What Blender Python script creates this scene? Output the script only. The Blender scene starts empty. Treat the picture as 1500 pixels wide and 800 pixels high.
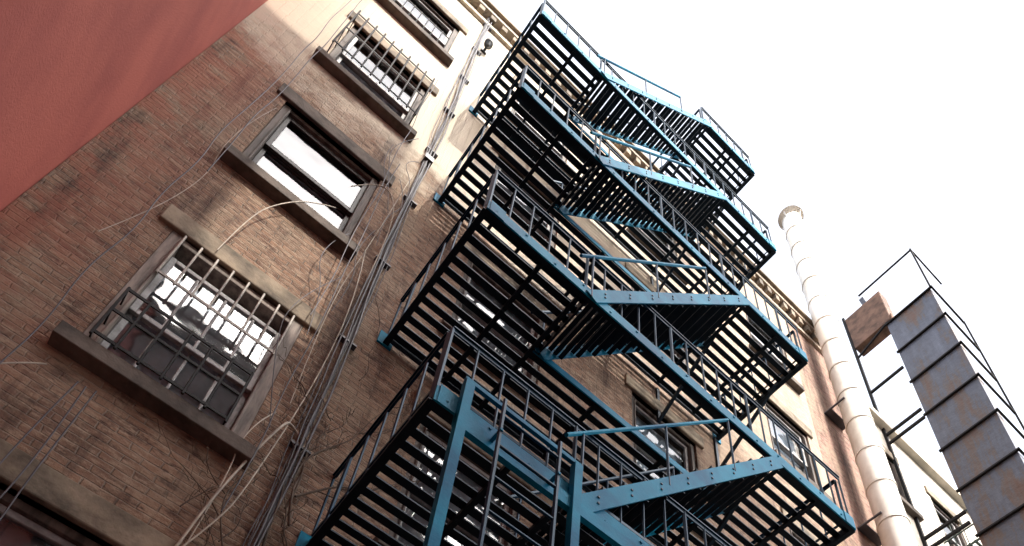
import bpy, math, random, bmesh
from mathutils import Vector, Matrix
random.seed(7)
scene = bpy.context.scene
scene.view_settings.view_transform = 'Standard'
scene.view_settings.look = 'None'
scene.view_settings.exposure = 0

# ------------------------------------------------------------ materials
def newmat(name):
    m = bpy.data.materials.new(name); m.use_nodes = True
    nt = m.node_tree; b = nt.nodes['Principled BSDF']
    return m, nt, b
def N(nt, t, **kw):
    n = nt.nodes.new(t)
    for k, v in kw.items():
        if hasattr(n, k): setattr(n, k, v)
        else: n.inputs[k].default_value = v
    return n
def ramp(nt, fac, stops):
    r = nt.nodes.new('ShaderNodeValToRGB')
    while len(r.color_ramp.elements) < len(stops): r.color_ramp.elements.new(0.5)
    for e, (p, c) in zip(r.color_ramp.elements, stops):
        e.position = p; e.color = (c[0], c[1], c[2], 1)
    nt.links.new(fac, r.inputs[0]); return r.outputs[0]
def mix(nt, fac, a, b, mode='MIX'):
    m = nt.nodes.new('ShaderNodeMix'); m.data_type = 'RGBA'; m.blend_type = mode
    for s, v in ((0, fac), (6, a), (7, b)):
        if hasattr(v, 'links'): nt.links.new(v, m.inputs[s])
        elif s == 0: m.inputs[0].default_value = v
        else: m.inputs[s].default_value = (v[0], v[1], v[2], 1)
    return m.outputs[2]
def noise(nt, vec, scale, detail=5, rough=0.6):
    n = N(nt, 'ShaderNodeTexNoise'); n.inputs['Scale'].default_value = scale
    n.inputs['Detail'].default_value = detail; n.inputs['Roughness'].default_value = rough
    nt.links.new(vec, n.inputs['Vector']); return n.outputs['Fac']
def bump(nt, b, h, strength, dist):
    bp = N(nt, 'ShaderNodeBump'); bp.inputs['Strength'].default_value = strength
    bp.inputs['Distance'].default_value = dist
    nt.links.new(h, bp.inputs['Height']); nt.links.new(bp.outputs[0], b.inputs['Normal'])
def pos(nt):
    return N(nt, 'ShaderNodeNewGeometry').outputs['Position']
def scalevec(nt, v, s):
    m = N(nt, 'ShaderNodeVectorMath'); m.operation = 'MULTIPLY'
    nt.links.new(v, m.inputs[0]); m.inputs[1].default_value = s; return m.outputs[0]
def mth(nt, op, a, b=None, c=None):
    m = N(nt, 'ShaderNodeMath'); m.operation = op
    for i, v in enumerate((a, b, c)):
        if v is None: continue
        if hasattr(v, 'links'): nt.links.new(v, m.inputs[i])
        else: m.inputs[i].default_value = v
    return m.outputs[0]
def mrange(nt, v, a, b, c=0.0, d=1.0):
    mr = N(nt, 'ShaderNodeMapRange'); nt.links.new(v, mr.inputs[0])
    for i, x in enumerate((a, b, c, d)): mr.inputs[i+1].default_value = x
    return mr.outputs[0]

def simple(name, col, rough=0.6, var=0.35, scale=6, metallic=0.0, bumpd=0.003, bscale=40, col2=None, stretch=(1,1,1), spec=.5, tint=None):
    m, nt, b = newmat(name)
    p = scalevec(nt, pos(nt), stretch)
    f = noise(nt, p, scale)
    c2 = col2 if col2 else tuple(c*(1-var) for c in col)
    c = ramp(nt, f, [(0.35, c2), (0.62, col)])
    nt.links.new(c, b.inputs['Base Color'])
    b.inputs['Roughness'].default_value = rough; b.inputs['Metallic'].default_value = metallic
    b.inputs['Specular IOR Level'].default_value = spec
    if tint: b.inputs['Specular Tint'].default_value = (*tint, 1)
    bump(nt, b, noise(nt, p, bscale, 6), 0.6, bumpd)
    return m

def brickmat(name, c1, c2, mortar, wash=(0.35,0.27,0.195), redleft=True, sun_wash=1.0):
    m, nt, b = newmat(name)
    P = pos(nt)
    nd = N(nt, 'ShaderNodeTexNoise'); nd.inputs['Scale'].default_value = 7.0; nd.inputs['Detail'].default_value = 5
    nt.links.new(P, nd.inputs['Vector'])
    sub = N(nt, 'ShaderNodeVectorMath'); sub.operation = 'SUBTRACT'
    nt.links.new(nd.outputs['Color'], sub.inputs[0]); sub.inputs[1].default_value = (.5,.5,.5)
    sc = scalevec(nt, sub.outputs[0], (.035,.035,.026))
    add = N(nt, 'ShaderNodeVectorMath'); add.operation = 'ADD'
    nt.links.new(P, add.inputs[0]); nt.links.new(sc, add.inputs[1])
    sep = N(nt, 'ShaderNodeSeparateXYZ'); nt.links.new(add.outputs[0], sep.inputs[0])
    a2 = mth(nt, 'ADD', sep.outputs[0], sep.outputs[1])
    cmb = N(nt, 'ShaderNodeCombineXYZ'); nt.links.new(a2, cmb.inputs[0]); nt.links.new(sep.outputs[2], cmb.inputs[1])
    br = N(nt, 'ShaderNodeTexBrick')
    br.inputs['Scale'].default_value = 1.0; br.inputs['Brick Width'].default_value = 0.205
    br.inputs['Row Height'].default_value = 0.068; br.inputs['Mortar Size'].default_value = 0.007
    br.inputs['Mortar Smooth'].default_value = 0.6; br.inputs['Bias'].default_value = -0.1
    br.inputs['Color1'].default_value = (*c1,1); br.inputs['Color2'].default_value = (*c2,1); br.inputs['Mortar'].default_value = (*mortar,1)
    nt.links.new(cmb.outputs[0], br.inputs['Vector'])
    col = br.outputs['Color']
    f1 = noise(nt, scalevec(nt, P, (.5,1,1.6)), 12, 7, .75)
    col = mix(nt, ramp(nt, f1, [(0.48,(0,0,0)),(0.62,(.8,.8,.8))]), col, (0.46,0.35,0.255))
    f1b = noise(nt, scalevec(nt, P, (.45,1,1.5)), 8, 7, .78)
    col = mix(nt, ramp(nt, f1b, [(0.38,(.9,.9,.9)),(0.48,(0,0,0))]), col, (0.06,0.034,0.028))
    f2 = noise(nt, scalevec(nt, P, (1,1,.7)), 1.0, 9, .75)
    col = mix(nt, ramp(nt, f2, [(0.48,(0,0,0)),(0.62,(.65,.65,.65))]), col, wash)
    f3 = noise(nt, scalevec(nt, P, (2.6,1,.3)), 1.2, 9, .74)
    col = mix(nt, ramp(nt, f3, [(0.35,(.85,.85,.85)),(0.49,(0,0,0))]), col, (0.055,0.038,0.033))
    s2 = N(nt, 'ShaderNodeSeparateXYZ'); nt.links.new(P, s2.inputs[0])
    if redleft:
        nn = ramp(nt, noise(nt, P, 2.3, 6, .7), [(0.42,(0,0,0)),(0.55,(.75,.75,.75))])
        col = mix(nt, mth(nt,'MULTIPLY',mrange(nt, s2.outputs[0], -1.56,-.7,1,0), nn), col, (0.36,0.13,0.085))
    if sun_wash > 0:  # pale wash higher up paints sunlight into the brick colour
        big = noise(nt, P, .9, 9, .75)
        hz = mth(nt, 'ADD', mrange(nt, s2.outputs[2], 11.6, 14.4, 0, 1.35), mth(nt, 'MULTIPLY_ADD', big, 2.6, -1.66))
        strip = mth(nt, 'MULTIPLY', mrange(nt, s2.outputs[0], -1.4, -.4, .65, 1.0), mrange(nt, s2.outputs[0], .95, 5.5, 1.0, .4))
        sun_mask = mth(nt, 'MULTIPLY', mrange(nt, hz, 0.0, .5, 0, .92*sun_wash), strip)
        col = mix(nt, sun_mask, col, (0.7,0.62,0.5))
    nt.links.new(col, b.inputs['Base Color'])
    b.inputs['Roughness'].default_value = .9
    b.inputs['Specular IOR Level'].default_value = .25
    hgt = mth(nt, 'MULTIPLY_ADD', br.outputs['Fac'], -1.0, noise(nt, P, 40, 6, .75))
    bump(nt, b, hgt, 1.0, 0.018)
    return m

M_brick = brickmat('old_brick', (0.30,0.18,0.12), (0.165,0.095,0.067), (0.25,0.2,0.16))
M_brick2 = brickmat('pink_brick', (0.34,0.18,0.145), (0.25,0.13,0.10), (0.34,0.29,0.25), redleft=False, sun_wash=0)
M_cream = simple('cream_render', (0.6,0.55,0.47), .9, .35, 1.5)
M_red = simple('red_stucco', (0.5,0.125,0.09), .85, .12, .8, bumpd=.008, bscale=50, col2=(0.36,0.08,0.062))
M_stone = simple('brownstone', (0.12,0.095,0.078), .9, .6, 5, bumpd=.014, bscale=18)
M_lintel = simple('sandstone_lintel', (0.29,0.23,0.165), .9, .75, 3, bumpd=.016, bscale=14)
M_wood = simple('weathered_wood', (0.25,0.2,0.17), .75, .7, 5, bumpd=.004, bscale=30, stretch=(3,3,.5))
M_wood2 = simple('brown_casing_wood', (0.11,0.082,0.068), .75, .7, 5, bumpd=.004, bscale=30, stretch=(3,3,.5))
M_darkwood = simple('dark_wood', (0.025,0.018,0.017), .6, .5, 5)
M_sash = simple('painted_sash', (0.34,0.33,0.33), .6, .5, 7)
M_slat = simple('shaded_iron_paint', (0.005,0.007,0.012), .5, .4, 8, bumpd=.002, spec=.25, tint=(.4,.7,1))  # same iron paint, with the shade of undersides and side bars in its colour
M_blue = simple('skylit_iron_paint', (0.004,0.2,0.33), .55, .5, 1.8, bumpd=.003, bscale=50, col2=(0.003,0.085,0.18), spec=.12, tint=(.05,.6,1))  # same iron paint, with the sky sheen of front faces in its colour
M_rail = simple('navy_iron_paint', (0.003,0.018,0.042), .45, .5, 6, bumpd=.002, spec=.25, tint=(.1,.55,1))
M_guard = simple('guard_iron', (0.01,0.009,0.01), .7, .4, 8, spec=.2)
M_guardl = simple('cream_guard_iron', (0.42,0.38,0.33), .6, .5, 12)
M_curtain = simple('curtain_cloth', (0.82,0.86,0.92), .9, .3, 4.0)
M_blind = simple('white_blind', (0.86,0.88,0.92), .8, .08, 3.0)
M_room = simple('dark_room', (0.03,0.028,0.028), .9, .4, 2)
M_clutter = simple('dark_clutter', (0.09,0.08,0.085), .7, .6, 9)
M_pipe = simple('white_painted_duct', (0.74,0.7,0.64), .5, .25, 2.0, bumpd=.003, col2=(0.54,0.49,0.42), stretch=(1,1,.6))
M_cable = simple('grey_cable', (0.065,0.06,0.075), .55, .4, 6)
M_cablew = simple('cream_cable', (0.5,0.43,0.35), .6, .4, 6)
M_twig = simple('dry_vine', (0.13,0.095,0.07), .9, .5, 8)
M_ground = simple('asphalt', (0.055,0.053,0.05), .9, .3, 3)
M_opp = simple('grey_masonry', (0.33,0.32,0.3), .9, .25, 1.5)
M_roof = simple('roof_tar', (0.06,0.06,0.06), .9, .3, 3)
M_green = simple('green_iron', (0.02,0.045,0.04), .5, .4, 6)
M_black = simple('black_plastic', (0.015,0.015,0.015), .4, .3, 6)

def rustmat():
    m, nt, b = newmat('weathered_sheet_metal')
    P = pos(nt)
    f = noise(nt, scalevec(nt, P, (1,2.2,.45)), 1.5, 10, .72)
    c = ramp(nt, f, [(0.34,(0.1,0.05,0.032)),(0.44,(0.09,0.068,0.062)),(0.5,(0.07,0.077,0.105)),(0.72,(0.12,0.135,0.185))])
    nt.links.new(c, b.inputs['Base Color']); b.inputs['Roughness'].default_value = .5
    b.inputs['Metallic'].default_value = .15
    bump(nt, b, noise(nt, P, 4, 6), .6, .03)
    return m
M_rust = rustmat()
M_rustbrown = simple('brown_rust', (0.2,0.11,0.075), .85, .6, 4)

def glassmat():
    m = bpy.data.materials.new('window_glass'); m.use_nodes = True
    nt = m.node_tree; nt.nodes.clear()
    o = N(nt, 'ShaderNodeOutputMaterial'); mx = N(nt, 'ShaderNodeMixShader')
    t = N(nt, 'ShaderNodeBsdfTransparent'); g = N(nt, 'ShaderNodeBsdfGlossy')
    t.inputs[0].default_value = (.86,.92,.97,1); g.inputs['Roughness'].default_value = .03
    fr = N(nt, 'ShaderNodeFresnel'); fr.inputs[0].default_value = 1.8
    n = noise(nt, pos(nt), 1.6, 2); bp = N(nt, 'ShaderNodeBump'); bp.inputs['Strength'].default_value=.15; bp.inputs['Distance'].default_value=.05
    nt.links.new(n, bp.inputs['Height']); nt.links.new(bp.outputs[0], g.inputs['Normal'])
    nt.links.new(fr.outputs[0], mx.inputs[0]); nt.links.new(t.outputs[0], mx.inputs[1]); nt.links.new(g.outputs[0], mx.inputs[2])
    nt.links.new(mx.outputs[0], o.inputs[0]); return m
M_glass = glassmat()

# ------------------------------------------------------------ mesh builder
class MB:
    def __init__(s): s.v=[]; s.f=[]; s.mi=[]; s.mats=[]
    def mid(s, m):
        if m not in s.mats: s.mats.append(m)
        return s.mats.index(m)
    def add(s, vs, fs, m):
        o=len(s.v); s.v+= [tuple(v) for v in vs]; i=s.mid(m)
        for f in fs: s.f.append(tuple(o+k for k in f)); s.mi.append(i)
    def box(s, x0,x1,y0,y1,z0,z1,m):
        s.add([(x0,y0,z0),(x1,y0,z0),(x1,y1,z0),(x0,y1,z0),(x0,y0,z1),(x1,y0,z1),(x1,y1,z1),(x0,y1,z1)],
              [(0,3,2,1),(4,5,6,7),(0,1,5,4),(1,2,6,5),(2,3,7,6),(3,0,4,7)], m)
    def beam(s, p0, p1, a, b, m, ref=(0,1,0)):
        p0=Vector(p0); p1=Vector(p1); d=(p1-p0).normalized(); r=Vector(ref)
        if abs(d.dot(r))>.95: r=Vector((1,0,0))
        u=d.cross(r).normalized(); w=u.cross(d).normalized()
        vs=[]
        for p in (p0,p1):
            for i,j in ((-1,-1),(1,-1),(1,1),(-1,1)):
                vs.append(p+w*(i*a/2)+u*(j*b/2))
        s.add(vs,[(0,1,2,3),(7,6,5,4),(0,4,5,1),(1,5,6,2),(2,6,7,3),(3,7,4,0)],m)
    def cyl(s, p0, p1, r, m, n=8, r1=None, caps=True):
        p0=Vector(p0); p1=Vector(p1); d=(p1-p0).normalized(); q=Vector((0,1,0))
        if abs(d.dot(q))>.95: q=Vector((1,0,0))
        u=d.cross(q).normalized(); w=u.cross(d); r1=r if r1 is None else r1
        vs=[]
        for p,rr in ((p0,r),(p1,r1)):
            for k in range(n):
                a=2*math.pi*k/n; vs.append(p+u*(math.cos(a)*rr)+w*(math.sin(a)*rr))
        fs=[(k,(k+1)%n,n+(k+1)%n,n+k) for k in range(n)]
        if caps: fs+= [tuple(range(n-1,-1,-1)), tuple(range(n,2*n))]
        s.add(vs,fs,m)
    def make(s, name, parent=None, smooth=False, bevel=0):
        me=bpy.data.meshes.new(name); me.from_pydata(s.v,[],s.f)
        for m in s.mats: me.materials.append(m)
        me.polygons.foreach_set('material_index', s.mi)
        if smooth: me.polygons.foreach_set('use_smooth',[True]*len(me.polygons))
        me.update(); ob=bpy.data.objects.new(name,me); scene.collection.objects.link(ob)
        if parent: ob.parent=parent
        if bevel:
            b=ob.modifiers.new('bev','BEVEL'); b.width=bevel; b.segments=2; b.limit_method='ANGLE'
        return ob
def empty(name):
    e=bpy.data.objects.new(name,None); scene.collection.objects.link(e); return e
def curve(name, strands, mat, parent=None):
    cu=bpy.data.curves.new(name,'CURVE'); cu.dimensions='3D'; cu.bevel_depth=1.0; cu.bevel_resolution=1; cu.use_fill_caps=True
    for pts,r in strands:
        sp=cu.splines.new('NURBS'); sp.points.add(len(pts)-1)
        for i,p in enumerate(pts):
            sp.points[i].co=(p[0],p[1],p[2],1); sp.points[i].radius=r if not isinstance(r,(list,tuple)) else r[i]
        sp.use_endpoint_u=True; sp.order_u=3
    cu.materials.append(mat); ob=bpy.data.objects.new(name,cu); scene.collection.objects.link(ob)
    if parent: ob.parent=parent
    return ob

def wall_holes(mb, x0,x1,z0,z1,holes,mat,depth=.3,y=0.0):
    xs=sorted({x0,x1,*[h[0] for h in holes],*[h[1] for h in holes]})
    zs=sorted({z0,z1,*[h[2] for h in holes],*[h[3] for h in holes]})
    for i in range(len(xs)-1):
        for j in range(len(zs)-1):
            cx=(xs[i]+xs[i+1])/2; cz=(zs[j]+zs[j+1])/2
            if any(h[0]<cx<h[1] and h[2]<cz<h[3] for h in holes): continue
            mb.add([(xs[i],y,zs[j]),(xs[i+1],y,zs[j]),(xs[i+1],y,zs[j+1]),(xs[i],y,zs[j+1])],[(0,1,2,3)],mat)
    for a,b,c,d in holes:
        Y=y+depth
        mb.add([(a,y,c),(a,Y,c),(a,Y,d),(a,y,d)],[(0,1,2,3)],mat)
        mb.add([(b,y,c),(b,Y,c),(b,Y,d),(b,y,d)],[(3,2,1,0)],mat)
        mb.add([(a,y,c),(b,y,c),(b,Y,c),(a,Y,c)],[(0,1,2,3)],mat)
        mb.add([(a,y,d),(b,y,d),(b,Y,d),(a,Y,d)],[(3,2,1,0)],mat)

# ------------------------------------------------------------ brick building
WT=20.55
bld=empty('brick_apartment_building')
FH=3.36
rowz=[3.62]+[6.74+FH*k for k in range(4)]
cols=[(-.22,1.12),(2.05,1.1),(4.5,1.1),(7.35,1.1)]
HH=1.82
holes=[]; wins=[]
for ci,(cx,w) in enumerate(cols):
    for ri,z in enumerate(rowz):
        h=(cx-w/2,cx+w/2,z,z+HH); holes.append(h); wins.append((ci,ri,h))
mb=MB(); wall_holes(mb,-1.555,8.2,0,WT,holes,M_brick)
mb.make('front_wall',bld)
mb=MB(); wall_holes(mb,8.2,9.9,0,WT,[],M_brick2); mb.make('front_wall_pink_bay',bld)
mb=MB()
mb.box(-1.555,9.9,.95,9,WT-1.0,WT-.9,M_roof); mb.box(-1.555,9.9,.9,.95,0,WT-1,M_room)
mb.box(-1.555,9.9,.01,.3,WT-.9,WT-.02,M_brick); mb.box(9.6,9.9,.31,9,0,WT-.03,M_brick2); mb.box(-1.555,9.6,8.8,9,0,WT-.03,M_brick)
mb.box(-1.555,-1.3,.31,8.8,0,WT-.03,M_brick)
mb.make('roof_and_rear_walls',bld)
mb=MB()
mb.box(-1.555,9.9,-.06,.0-.002,WT-.62,WT-.5,M_brick)
mb.box(-1.555,9.9,-.19,.34,WT,WT+.09,M_lintel)
mb.box(-1.555,9.9,-.13,-.002,WT-.13,WT-.003,M_brick)
x=-1.5
while x<9.85:
    mb.box(x,x+.11,-.11,-.003,WT-.36,WT-.133,M_lintel); x+=.24
mb.make('cornice',bld,bevel=.008)

def window(ci,ri,h,parent,wood=M_wood2,cur=True,style=None,tag=''):
    a,b,c,d=h; mb=MB(); g=MB()
    ov=.1
    mb.box(a-ov,b+ov,-.11,.03,c-.13,c-.002+.012,M_stone)
    mb2=MB(); mb2.box(a-ov-.02,b+ov+.02,-.035,.06,d,d+.25,M_stone if style=='w2' else M_lintel)
    mb2.make('lintel'+tag,parent,bevel=.012)
    y0=.03 if style=='w1' else .06
    fw=.1 if style=='w1' else .08
    mb.box(a+.002,a+fw,y0-.03,y0+.13,c+.012,d-.002,wood); mb.box(b-fw,b-.002,y0-.03,y0+.13,c+.012,d-.002,wood)
    mb.box(a+fw,b-fw,y0-.02,y0+.12,d-fw*.8,d-.002,wood); mb.box(a+fw,b-fw,y0-.04,y0+.12,c+.012,c+.07,wood)
    for xx in (a+fw-.022,b-fw+.002): mb.box(xx,xx+.02,y0-.045,y0-.031,c+.07,d-.09,wood)
    ia,ib,ic,id_=a+fw,b-fw,c+.07,d-fw*.8
    zm=(ic+id_)/2
    sw=.045
    drop = .16 if style=='w1' else 0
    mid = .075 if style=='w2' else .05
    sm = M_sash if style in('w1','other') else M_darkwood
    for (z0,z1,yy) in ((ic,zm+mid/2,y0+.07),(zm-mid/2-drop,id_-drop,y0+.03)):
        mb.box(ia,ia+sw,yy-.018,yy+.018,z0,z1,sm); mb.box(ib-sw,ib,yy-.018,yy+.018,z0,z1,sm)
        mb.box(ia+sw,ib-sw,yy-.018,yy+.018,z0,z0+mid,sm); mb.box(ia+sw,ib-sw,yy-.018,yy+.018,z1-mid,z1,sm)
        g.add([(ia+sw,yy,z0+mid),(ib-sw,yy,z0+mid),(ib-sw,yy,z1-mid),(ia+sw,yy,z1-mid)],[(0,1,2,3)],M_glass)
        if style=='w1':
            for k in (1,2,3):
                xx=ia+(ib-ia)*k/4; mb.box(xx-.011,xx+.011,yy-.012,yy+.012,z0+mid,z1-mid,sm)
    mb.make('window_frame'+tag,parent,bevel=.006)
    g.make('window_glass'+tag,parent)
    if cur:
        r=random.Random(ci*10+ri)
        cm=MB(); n=60; zt=id_+.03-drop; zb=ic-.05
        yy=y0+.125
        if style=='w2':
            cm.add([(ia-.0,yy,ic-.1),(ib+.0,yy,ic-.1),(ib+.0,yy,id_+.05),(ia-.0,yy,id_+.05)],[(0,1,2,3)],M_blind)
        else:
            if style!='w1' and r.random()<.4: zb=zm-.1
            if style=='w1': zb=ic-.02; yy=y0+.14
            vs=[];fs=[]
            ph=r.random()*6
            for i in range(n+1):
                t=i/n; X=ia-.04+(ib-ia+.08)*t
                for kz,Z in enumerate((zb,(zb+zt)/2,zt)):
                    amp=.014-.003*kz
                    vs.append((X,yy+amp*math.sin(t*44+ph+kz*.3)+amp*.6*math.sin(t*17+ph),Z+ (.03*math.sin(t*5+ph) if kz==0 else 0)))
            for i in range(n):
                for k in (0,1):
                    o=i*3+k; fs.append((o,o+3,o+4,o+1))
            cm.add(vs,fs,M_curtain)
        cm.make('curtain'+tag,parent,smooth=True)
for ci,ri,h in wins:
    st='w1' if (ci,ri)==(0,1) else ('w2' if (ci,ri)==(0,2) else 'other')
    window(ci,ri,h,bld,wood=M_wood if st=='w1' else M_wood2,style=st,cur=True,tag='_%d_%d'%(ci,ri))
h=wins[1][2]
rr=random.Random(3)
for k in range(5):
    bm=bmesh.new(); bmesh.ops.create_icosphere(bm,subdivisions=3,radius=1)
    sx,sz=.07+rr.random()*.05,.03+rr.random()*.075; o=Vector((rr.random()*9,0,0))
    for v in bm.verts:
        n_=math.sin(v.co.x*7+o.x)*math.sin(v.co.z*6+o.x)*.2; v.co*=1+n_
        v.co=Vector((v.co.x*sx+h[0]+.22+.16*k,v.co.y*.012+.133,v.co.z*sz+h[2]+.07+sz*.9))
    me=bpy.data.meshes.new('cloth_bag'); bm.to_mesh(me); bm.free()
    for p in me.polygons: p.use_smooth=True
    me.materials.append(M_clutter if k%3 else M_sash)
    o2=bpy.data.objects.new('sill_bag_%d'%k,me); scene.collection.objects.link(o2); o2.parent=bld

def guard(name,x0,x1,z0,z1,proj,nv,hz,mat,r=.009,tops=.0):
    mb=MB()
    for k in range(nv):
        x=x0+(x1-x0)*k/(nv-1); mb.cyl((x,-proj,z0-.02),(x,-proj,z1+tops),r,mat,6)
    for z in hz:
        mb.beam((x0-.01,-proj,z),(x1+.01,-proj,z),.01,.028,mat)
        for x in (x0,x1): mb.beam((x,-proj,z),(x,.02,z),.01,.024,mat,ref=(1,0,0))
    return mb.make(name)
guard('window_security_bars',-.72,.18,6.78,7.4,.13,7,(6.8,7.1,7.38),M_guard,.010)
guard('window_security_bars.001',-.68,.24,7.92,8.5,.03,8,(7.93,),M_guardl,.009,.04)
z3=rowz[3]
guard('window_security_bars.002',-.78,.32,z3+.02,z3+1.45,.24,10,(z3+.06,z3+.7,z3+1.4),M_guard,.011,.08)
z4=rowz[4]
guard('window_security_bars.003',-.72,.26,z4+.02,z4+.9,.04,9,(z4+.06,z4+.85),M_guard,.008)

# ------------------------------------------------------------ fire escape
fe=empty('fire_escape')
LZ=[6.22,9.1,12.48,15.86,19.24]
X0,X1,YO,YI=.98,5.48,-1.46,-.8
SX0,SX1=2.04,4.28
RH=.88
def landing(k,z,xa,xb,hole):
    mb=MB()
    BH=.15
    mb.box(xa,xb,YO-.012,YO,z-.02,z-.02+BH,M_blue); mb.box(xa,xb,YO,YO+.04,z-.02,z-.008,M_slat)
    mb.box(xa,xb,YO+.001,YO+.04,z+.115,z+.129,M_slat)
    mb.box(xa,xb,-.06,-.048,z,z+.09,M_slat)
    for e in (xa,xb-.014):
        mb.box(e+.0005,e+.0135,YO+.001,-.0005,z+.001,z+.115,M_slat)
        mb.box(e-.02,e+.035,YO+.01,-.001,z-.012,z+.0005,M_slat)
    n=13
    for i in range(n):
        y=YO+.075+i*(abs(YO)-.17)/(n-1)
        segs=[(xa+.016,xb-.016)]
        if hole and y<YI+.0: segs=[(xa+.016,SX0),(SX1,xb-.016)]
        for s in segs:
            if s[1]-s[0]>.05: mb.box(s[0],s[1],y-.031,y+.031,z+.062,z+.074,M_slat)
    xs=[xa+.6,SX0-.06,SX0+.7,SX1-.7,SX1+.06,xb-.5]
    for x in xs:
        if x<xa+.1 or x>xb-.1: continue
        y0=YO+.051
        if hole and SX0<x<SX1: y0=YI
        mb.box(x-.02,x+.02,y0,-.065,z+.022,z+.06,M_slat)
    if hole:
        mb.box(SX0-.05,SX1+.05,YI-.006,YI+.006,z+.003,z+.1,M_blue)
        for x in (SX0,SX1): mb.box(x-.006,x+.006,YO+.051,YI-.007,z+.004,z+.1,M_slat)
    x=xa+.08; q=0
    while x<xb:
        zz=z+.055+(.03 if q%2 else -.03)
        mb.cyl((x,YO-.02,zz),(x,YO-.012,zz),.011,M_blue,6); x+=.3; q+=1
    for x in (xa+.02,xb-.16): mb.box(x,x+.14,YO-.02,YO-.0125,z-.03,z+.15,M_blue)
    mb.make('landing_%d'%k,fe)
    mb=MB()
    def run(p0,p1,step):
        p0=Vector(p0);p1=Vector(p1); L=(p1-p0).length; n=max(2,round(L/step))
        mb.beam(p0+Vector((0,0,RH-.012)),p1+Vector((0,0,RH-.012)),.036,.012,M_rail,ref=(0,0,1))
        mb.beam(p0+Vector((0,0,RH+.012)),p1+Vector((0,0,RH+.012)),.01,.036,M_rail,ref=(0,0,1))
        mb.beam(p0+Vector((0,0,.2)),p1+Vector((0,0,.2)),.03,.01,M_rail,ref=(0,0,1))
        for i in range(n+1):
            q=p0.lerp(p1,i/n); r=.0095 if i%5 else .015
            j=Vector((random.uniform(-.006,.006),random.uniform(-.004,.004),0))
            mb.cyl(q+Vector((0,0,.02))+j,q+Vector((0,0,RH)),r,M_rail,5)
    run((xa+.01,YO+.02,z),(xb-.01,YO+.02,z),.2)
    run((xa+.012,YO+.06,z),(xa+.012,-.0,z),.24)
    run((xb-.012,YO+.06,z),(xb-.012,-.0,z),.24)
    mb.make('railing_%d'%k,fe)
    mb=MB()
    for x in ((SX1+.1,xb-.05)):
        mb.box(x-.02,x+.02,-.03,-.001,z-.8,z-.013,M_slat)
        mb.beam((x,-.02,z-.78),(x,-1.0,z-.02),.035,.045,M_slat,ref=(1,0,0))
    for x in (xa,xb): mb.box(x-.07,x+.07,-.02,-.0012,z-.03,z+.16,M_blue)
    mb.make('wall_brackets_%d'%k,fe)
for k,z in enumerate(LZ):
    if k==4: landing(5,z,SX1-.02,X1+.02,False)
    else: landing(k+1,z,X0,X1,k>0)
for k in range(4):
    z0=LZ[k]; z1=LZ[k+1]
    mb=MB(); a=Vector((SX0,0,z0-.02)); b=Vector((SX1+.05,0,z1-.05))
    for y in (YO-.022,YI-.03):
        yo=Vector((0,y,0))
        mb.beam(a+yo,b+yo,.012,.135,M_blue)
        nb=8
        for i in range(nb):
            for dz in (-.032,.032):
                q=(a+yo).lerp(b+yo,(i+.5)/nb)+Vector((0,-.006,dz)); mb.cyl(q,q+Vector((0,-.008,0)),.010,M_rail,6)
        h=Vector((0,0,.8)); e=a.lerp(b,-.06)+yo; f=a.lerp(b,.7)+yo
        mb.cyl(e+h,f+h,.016,M_blue if y<-1 else M_rail,6)
        for t in (.0,.35,.7):
            q=a.lerp(b,t)+yo; mb.cyl(q,q+h,.011,M_rail,5)
    nt_=12
    for i in range(nt_):
        q=a.lerp(b,(i+.6)/(nt_+.2))
        for j in range(4):
            xx=q.x-.1+j*.058
            mb.box(xx,xx+.042,YO-.01,YI-.04,q.z+.01,q.z+.022,M_slat)
        mb.box(q.x-.105,q.x-.098,YO-.01,YI-.04,q.z-.015,q.z+.03,M_slat)
    mb.make('stair_%d'%(k+1),fe)
mb=MB(); z=LZ[0]
for x in (1.15,1.98):
    mb.box(x-.03,x+.03,YO-.075,YO-.024,2.6,z+.3,M_blue)
mb.box(1.12,2.01,YO-.06,YO-.035,z+.302,z+.34,M_blue)
mb.box(1.12,2.9,YO-.05,YO-.0135,z-.16,z-.04,M_blue)
for x in (1.36,1.78): mb.cyl((x,YO-.13,2.9),(x,YO-.13,z+.25),.015,M_rail,6)
zz=3.0
while zz<z+.2:
    mb.cyl((1.36,YO-.13,zz),(1.78,YO-.13,zz),.01,M_rail,6); zz+=.3
for x in (1.36,1.78): mb.box(x-.01,x+.01,YO-.15,YO-.05,z-.1,z-.08,M_blue)
mb.make('drop_ladder',fe)
st=[]
for x in (4.75,5.15):
    st.append(([(x,-.12,LZ[4]+.1),(x,-.14,WT),(x,-.2,WT+.7),(x,-.05,WT+1.0),(x,.3,WT+.9),(x,.55,WT+.4),(x,.6,WT-.85)],.018))
for i in range(5): st.append(([(4.75,-.13,LZ[4]+.35+.3*i),(5.15,-.13,LZ[4]+.35+.3*i)],.01))
curve('roof_ladder',st,M_rail,fe)

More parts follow.
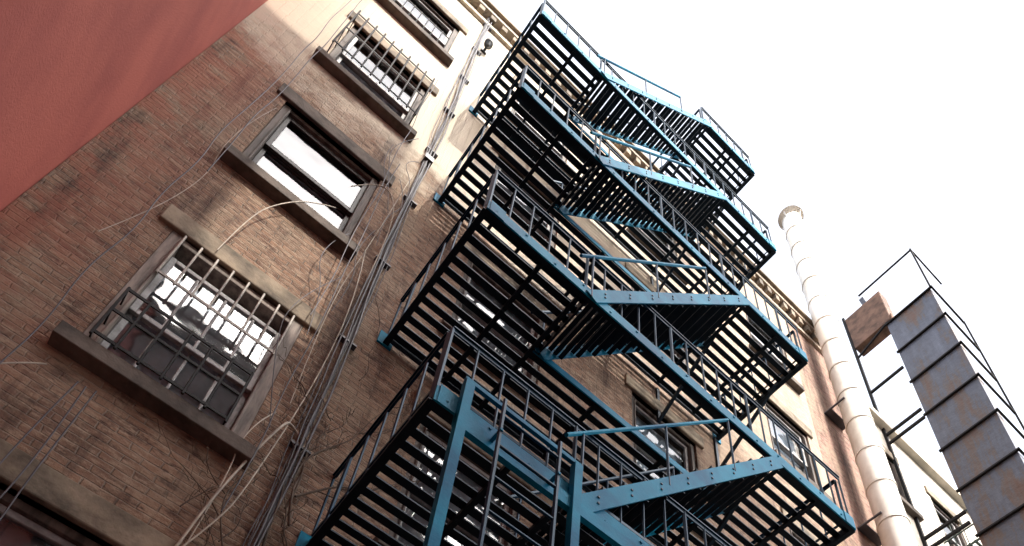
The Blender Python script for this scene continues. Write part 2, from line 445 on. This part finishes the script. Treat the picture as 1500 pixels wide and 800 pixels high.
# ------------------------------------------------------------ cables & vines
R=random.Random(5)
st=[]
for k in range(7):
    x0=.63+.014*k; pts=[]; z=2.0
    ph=R.random()*6
    while z<WT+.1:
        t=max(0,(9-z)/7)
        pts.append((x0+.03*math.sin(z*.9+ph)+R.uniform(-.012,.012)-t*R.uniform(-.02,.06),-.03-.012*(k%3)-R.random()*.02,z)); z+=.45
    st.append((pts,.004+.0025*(k%3)))
st.append(([(.69,-.03,2),(.69,-.03,8),(.685,-.03,14),(.68,-.03,WT)],.014))
cb=curve('cable_bundle',st,M_cable)
mb=MB()
zz=5.5
while zz<WT:
    mb.box(.61,.77,-.05,-.001,zz,zz+.025,M_cable); zz+=1.6
mb.box(.63,.74,-.09,-.001,13.1,13.22,M_black)
mb.make('cable_clamps',cb)
st=[([(.25,-.05,5.2),(.3,-.08,5.9),(.4,-.06,6.6),(.5,-.12,7.1),(.56,-.05,7.3),(.66,-.04,7.2)],.009),
    ([(.1,-.05,5.0),(.42,-.09,5.9),(.5,-.06,6.6),(.6,-.04,8.0),(.6,-.04,9.4),(.5,-.06,10.2)],.006),
    ([(.3,-.06,5.2),(.36,-.06,6.3),(.3,-.08,6.9),(.44,-.04,7.3)],.005),
    ([(.62,-.04,9.8),(.62,-.18,10.6),(.5,-.25,11.2),(.3,-.2,11.3),(.12,-.12,11.0)],.005),
    ([(-.46,-.06,8.6),(-.42,-.1,9.3),(-.3,-.1,9.8),(-.1,-.12,10.2),(.1,-.12,10.4)],.005),
    ([(-1.3,-.03,5.6),(-1.0,-.05,6.2),(-.8,-.04,6.4)],.005),
    ([(-1.1,-.03,7.9),(-.8,-.05,9.2),(-.95,-.04,10.4),(-.8,-.04,11.5)],.003),
    ([(.5,-.03,7.5),(.42,-.05,9.0),(.52,-.04,10.4),(.6,-.04,12.5)],.004)]
curve('cream_cable',st,M_cablew)
st=[]
for x,za,zb in ((-.95,4.5,17),(-.85,9.4,18.5),(-.62,4.2,6.6),(-.55,4.2,6.6),(-.48,4.2,6.55),(.42,6,12.5),(.36,8.5,16)):
    pts=[]; z=za; 
    while z<=zb: pts.append((x+R.uniform(-.03,.03),-.12-R.uniform(0,.03),z)); z+=.7
    st.append((pts,.005))
for k in range(7):
    x=R.uniform(.35,.8); z=R.uniform(5,13); L=R.uniform(1,2.5)
    st.append(([(x,-.04,z),(x+R.uniform(-.3,.1),-.1,z+L*.3),(x+R.uniform(-.35,.15),-.12,z+L*.6),(x+R.uniform(-.1,.1),-.04,z+L)],.0035))
curve('hanging_wire',st,M_cable)
st=[]
def vine(x,z,ang,L,r,depth):
    pts=[];rs=[];n=8; y=-.03
    for i in range(n):
        pts.append((x,y,z)); rs.append(r*(1-.75*i/(n-1)))
        ang+=R.uniform(-.35,.35)-ang*.15; x+=math.sin(ang)*L/n; z+=math.cos(ang)*L/n; y=-.03-R.random()*.05
        if depth and R.random()<.45: vine(x,z,ang+R.choice((-1,1))*R.uniform(.4,1.0),L*R.uniform(.25,.45),r*.5,depth-1)
    st.append((pts,rs))
for k in range(12): vine(R.uniform(.68,.9),R.uniform(3.8,6.8),R.uniform(-.2,.3),R.uniform(.9,1.7),.009,2)
for k in range(3): vine(R.uniform(.6,.9),R.uniform(7,10.5),R.uniform(-.3,.5),R.uniform(.5,1.0),.004,1)
curve('dead_vine',st,M_twig)

mb=MB(); mb.box(.74,.84,-.03,-.001,18.6,18.72,M_black); mb.cyl((.79,-.03,18.66),(.79,-.1,18.66),.02,M_black,8)
mb.cyl((.79,-.14,18.7),(.79,-.14,18.62),.07,M_black,14); mb.cyl((.79,-.14,18.62),(.79,-.14,18.55),.062,M_black,14,r1=.02)
mb.make('security_camera')

# ------------------------------------------------------------ flue pipe
fl=empty('exhaust_flue'); mb=MB(); px,py,pr=8.97,-.42,.225
mb.cyl((px,py,0),(px,py,25.6),pr,M_pipe,32)
fo=mb.make('flue_tube',fl,smooth=False)
for p in fo.data.polygons:
    if len(p.vertices)==4: p.use_smooth=True
mb=MB(); z=1.0
while z<25.4:
    mb.cyl((px,py,z),(px,py,z+.045),pr+.014,M_pipe,32)
    z+=.95
mb.cyl((px,py,25.8),(px,py,26.0),pr+.08,M_pipe,28,r1=.04)
for a in range(4):
    c,s=math.cos(a*math.pi/2),math.sin(a*math.pi/2); mb.beam((px+c*pr,py+s*pr,25.5),(px+c*(pr+.05),py+s*(pr+.05),25.85),.03,.01,M_pipe)
mb.make('seam_bands_and_cap',fl)
mb=MB(); z=3.3
while z<20:
    mb.box(px-.26,px+.26,-.14,-.0,z,z+.03,M_cable); mb.box(px-.26,px-.23,py,-.14,z+.001,z+.029,M_cable); mb.box(px+.23,px+.26,py,-.14,z+.001,z+.029,M_cable); z+=3.4
mb.make('wall_straps',fl)

# ------------------------------------------------------------ duct
du=empty('rusty_ventilation_duct'); mb=MB()
dx0,dx1,dy0,dy1,dzt=11.0,11.22,-1.94,-.87,22.2
mb.box(dx0,dx1,dy0,dy1,2,dzt,M_rust); mb.make('duct_shaft',du)
mb=MB(); z=dzt
while z>3:
    mb.box(dx0-.05,dx0-.001,dy0-.04,dy1+.03,z-.025,z+.015,M_guard)
    mb.box(dx0-.05,12.2,dy0-.06,dy0-.02,z-.025,z+.015,M_guard); z-=1.28
mb.box(12.17,12.2,dy0-.065,dy0-.03,2,dzt+.02,M_guard)
mb.box(dx0-.04,dx0-.005,dy0-.04,dy0-.005,dzt+.02,24.2,M_guard); mb.box(dx0-.04,dx0-.005,dy0-.04,-.55,24.2,24.24,M_guard); mb.box(dx0-.04,12.2,dy0-.04,dy0-.005,24.241,24.28,M_guard)
for z in (18.6,18.3,20.3,15.2,14.9,11.8): mb.box(dx0-.03,dx0+.02,dy1+.031,-.06,z,z+.06,M_guard)
mb.box(dx0-.02,dx0+.04,-.059,-.003,0,23.9,M_guard)
mb.beam((dx0,-.06,21.9),(dx0,-.9,22.3),.04,.04,M_guard,ref=(1,0,0))
mb.make('flanges_and_supports',du)
mb=MB(); mb.box(dx0-.02,dx0+.3,-1.0,-.061,22.3,23.75,M_rustbrown); mb.box(dx0-.03,dx0+.32,-1.05,-1.0,22.2,22.5,M_rustbrown)
mb.beam((dx0+.15,-.6,23.75),(dx0+.15,-.55,24.25),.18,.12,M_rust,ref=(1,0,0))
mb.make('duct_elbow',du,bevel=.02)

# ------------------------------------------------------------ neighbour building
nb=empty('cream_apartment_building'); NT=18.9
holes=[]
for cx in (10.55,12.7,14.9,17.5):
    for z in (2.9,6.2,9.5,12.8,16.0): holes.append((cx-.5,cx+.5,z,z+1.75))
mb=MB(); wall_holes(mb,9.905,20,0,NT,holes,M_cream); mb.make('front_wall',nb)
mb=MB(); mb.box(9.905,20,.31,8,NT-.2,NT-.01,M_roof); mb.box(9.905,20,.9,.95,0,NT-.25,M_room); mb.box(19.8,20,.96,8,0,NT-.25,M_cream); mb.box(9.905,20,7.9,8,0,NT-.25,M_cream)
mb.box(9.905,20,-.15,.3,NT,NT+.2,M_cream); mb.make('cornice_and_roof',nb)
for i,h in enumerate(holes): window(3,i,h,nb,style='other',cur=(i%2==0),tag='_n%d'%i)
ne=empty('small_fire_escape'); mb=MB()
for z in (15.6,12.3,9.0):
    xa,xb,yo=12.0,15.6,-1.0
    for e in (yo,-.03): mb.box(xa,xb,e,e+.015,z,z+.09,M_green)
    for i in range(9): y=yo+.08+i*.105; mb.box(xa,xb,y-.025,y+.025,z+.05,z+.06,M_green)
    for x in (xa,13.2,14.4,xb-.02): mb.box(x,x+.02,yo+.016,-.001,z+.001,z+.049,M_green)
    for hgt in (.45,.9):
        mb.beam((xa,yo,z+hgt),(xb,yo,z+hgt),.02,.03,M_green); mb.beam((xa,yo,z+hgt),(xa,0,z+hgt),.02,.03,M_green,ref=(1,0,0))
    for i in range(19): x=xa+i*.2; mb.cyl((x,yo+.002,z+.08),(x,yo+.002,z+.9),.01,M_green,5)
    for i in range(1,5): mb.cyl((xa,yo+i*.2,z+.06),(xa,yo+i*.2,z+.9),.01,M_green,5)
mb.make('landings',ne)

# ------------------------------------------------------------ red building
rb=empty('red_stucco_building'); mb=MB()
mb.box(-10,-1.56,-14,6,0,17.5,M_red); mb.make('stucco_walls',rb)
mb=MB(); mb.box(-10.1,-1.5,-14.1,-.2,17.5,17.7,M_stone); mb.make('coping',rb)

# ------------------------------------------------------------ opposite building (behind the camera)
ob=empty('opposite_building'); mb=MB()
mb.box(-12,8.5,-22,-12.0,0,20.4,M_opp); mb.make('masonry_block',ob)
mb=MB()
hx0,hx1,hz0,hz1=.75,1.8,20.7,22.7
yb0,yb1=-12.06,-12.01
mb.box(-12,hx0,yb0,yb1,20.401,26.0,M_opp); mb.box(hx1,1.85,yb0,yb1,20.401,26.0,M_opp)
mb.box(hx0,hx1,yb0,yb1,20.401,hz0,M_opp); mb.box(hx0,hx1,yb0,yb1,hz1,26.0,M_opp)
mb.box(1.85,8.5,yb0,yb1,20.401,24.2,M_opp)
mb.make('added_sun_screen',ob)  # unseen screen added above the roof; its hole and steps shape the sunlight
mb=MB()
for i in range(7):
    for j in range(5): mb.box(-10.5+i*2.7,-9.3+i*2.7,-11.999,-11.96,2.5+j*3.4,4.3+j*3.4,M_room)
mb.make('windows',ob)

mb=MB(); mb.add([(-600,-600,0),(600,-600,0),(600,600,0),(-600,600,0)],[(0,1,2,3)],M_ground); mb.make('ground')

# ------------------------------------------------------------ light
tosun=Vector((.08,-.7,.72)).normalized()
el=math.asin(tosun.z); rot=math.atan2(tosun.x,tosun.y)
w=bpy.data.worlds.new('World'); scene.world=w; w.use_nodes=True; nt=w.node_tree
bg=nt.nodes['Background']; sk=nt.nodes.new('ShaderNodeTexSky'); sk.sky_type='NISHITA'; sk.sun_disc=False
sk.sun_elevation=el; sk.sun_rotation=rot; sk.dust_density=6; sk.air_density=1.0; sk.ozone_density=1
hs=nt.nodes.new('ShaderNodeHueSaturation'); hs.inputs['Saturation'].default_value=.4; hs.inputs['Value'].default_value=4.0
nt.links.new(sk.outputs[0],hs.inputs['Color']); nt.links.new(hs.outputs[0],bg.inputs['Color']); bg.inputs['Strength'].default_value=.15
sl=bpy.data.lights.new('sun','SUN'); sl.energy=5; sl.angle=math.radians(.5); sl.color=(1,.93,.82)
so=bpy.data.objects.new('sun',sl); scene.collection.objects.link(so); so.rotation_euler=tosun.to_track_quat('Z','Y').to_euler()
so.location=(0,-20,40)

# ------------------------------------------------------------ camera
cam=bpy.data.cameras.new('camera'); co=bpy.data.objects.new('camera',cam); scene.collection.objects.link(co)
cam.sensor_width=36; cam.sensor_fit='HORIZONTAL'; cam.lens=1358/1500*36; cam.shift_y=.4; cam.clip_end=3000; cam.clip_start=.05
r=Vector((.7770,-.6239,.0839)).normalized(); f=Vector((.4059,.5984,.6907)).normalized()
u=r.cross(f).normalized(); r=f.cross(u).normalized()
M=Matrix(((r.x,u.x,-f.x,0),(r.y,u.y,-f.y,-4),(r.z,u.z,-f.z,1.6),(0,0,0,1)))
co.matrix_world=M
scene.camera=co
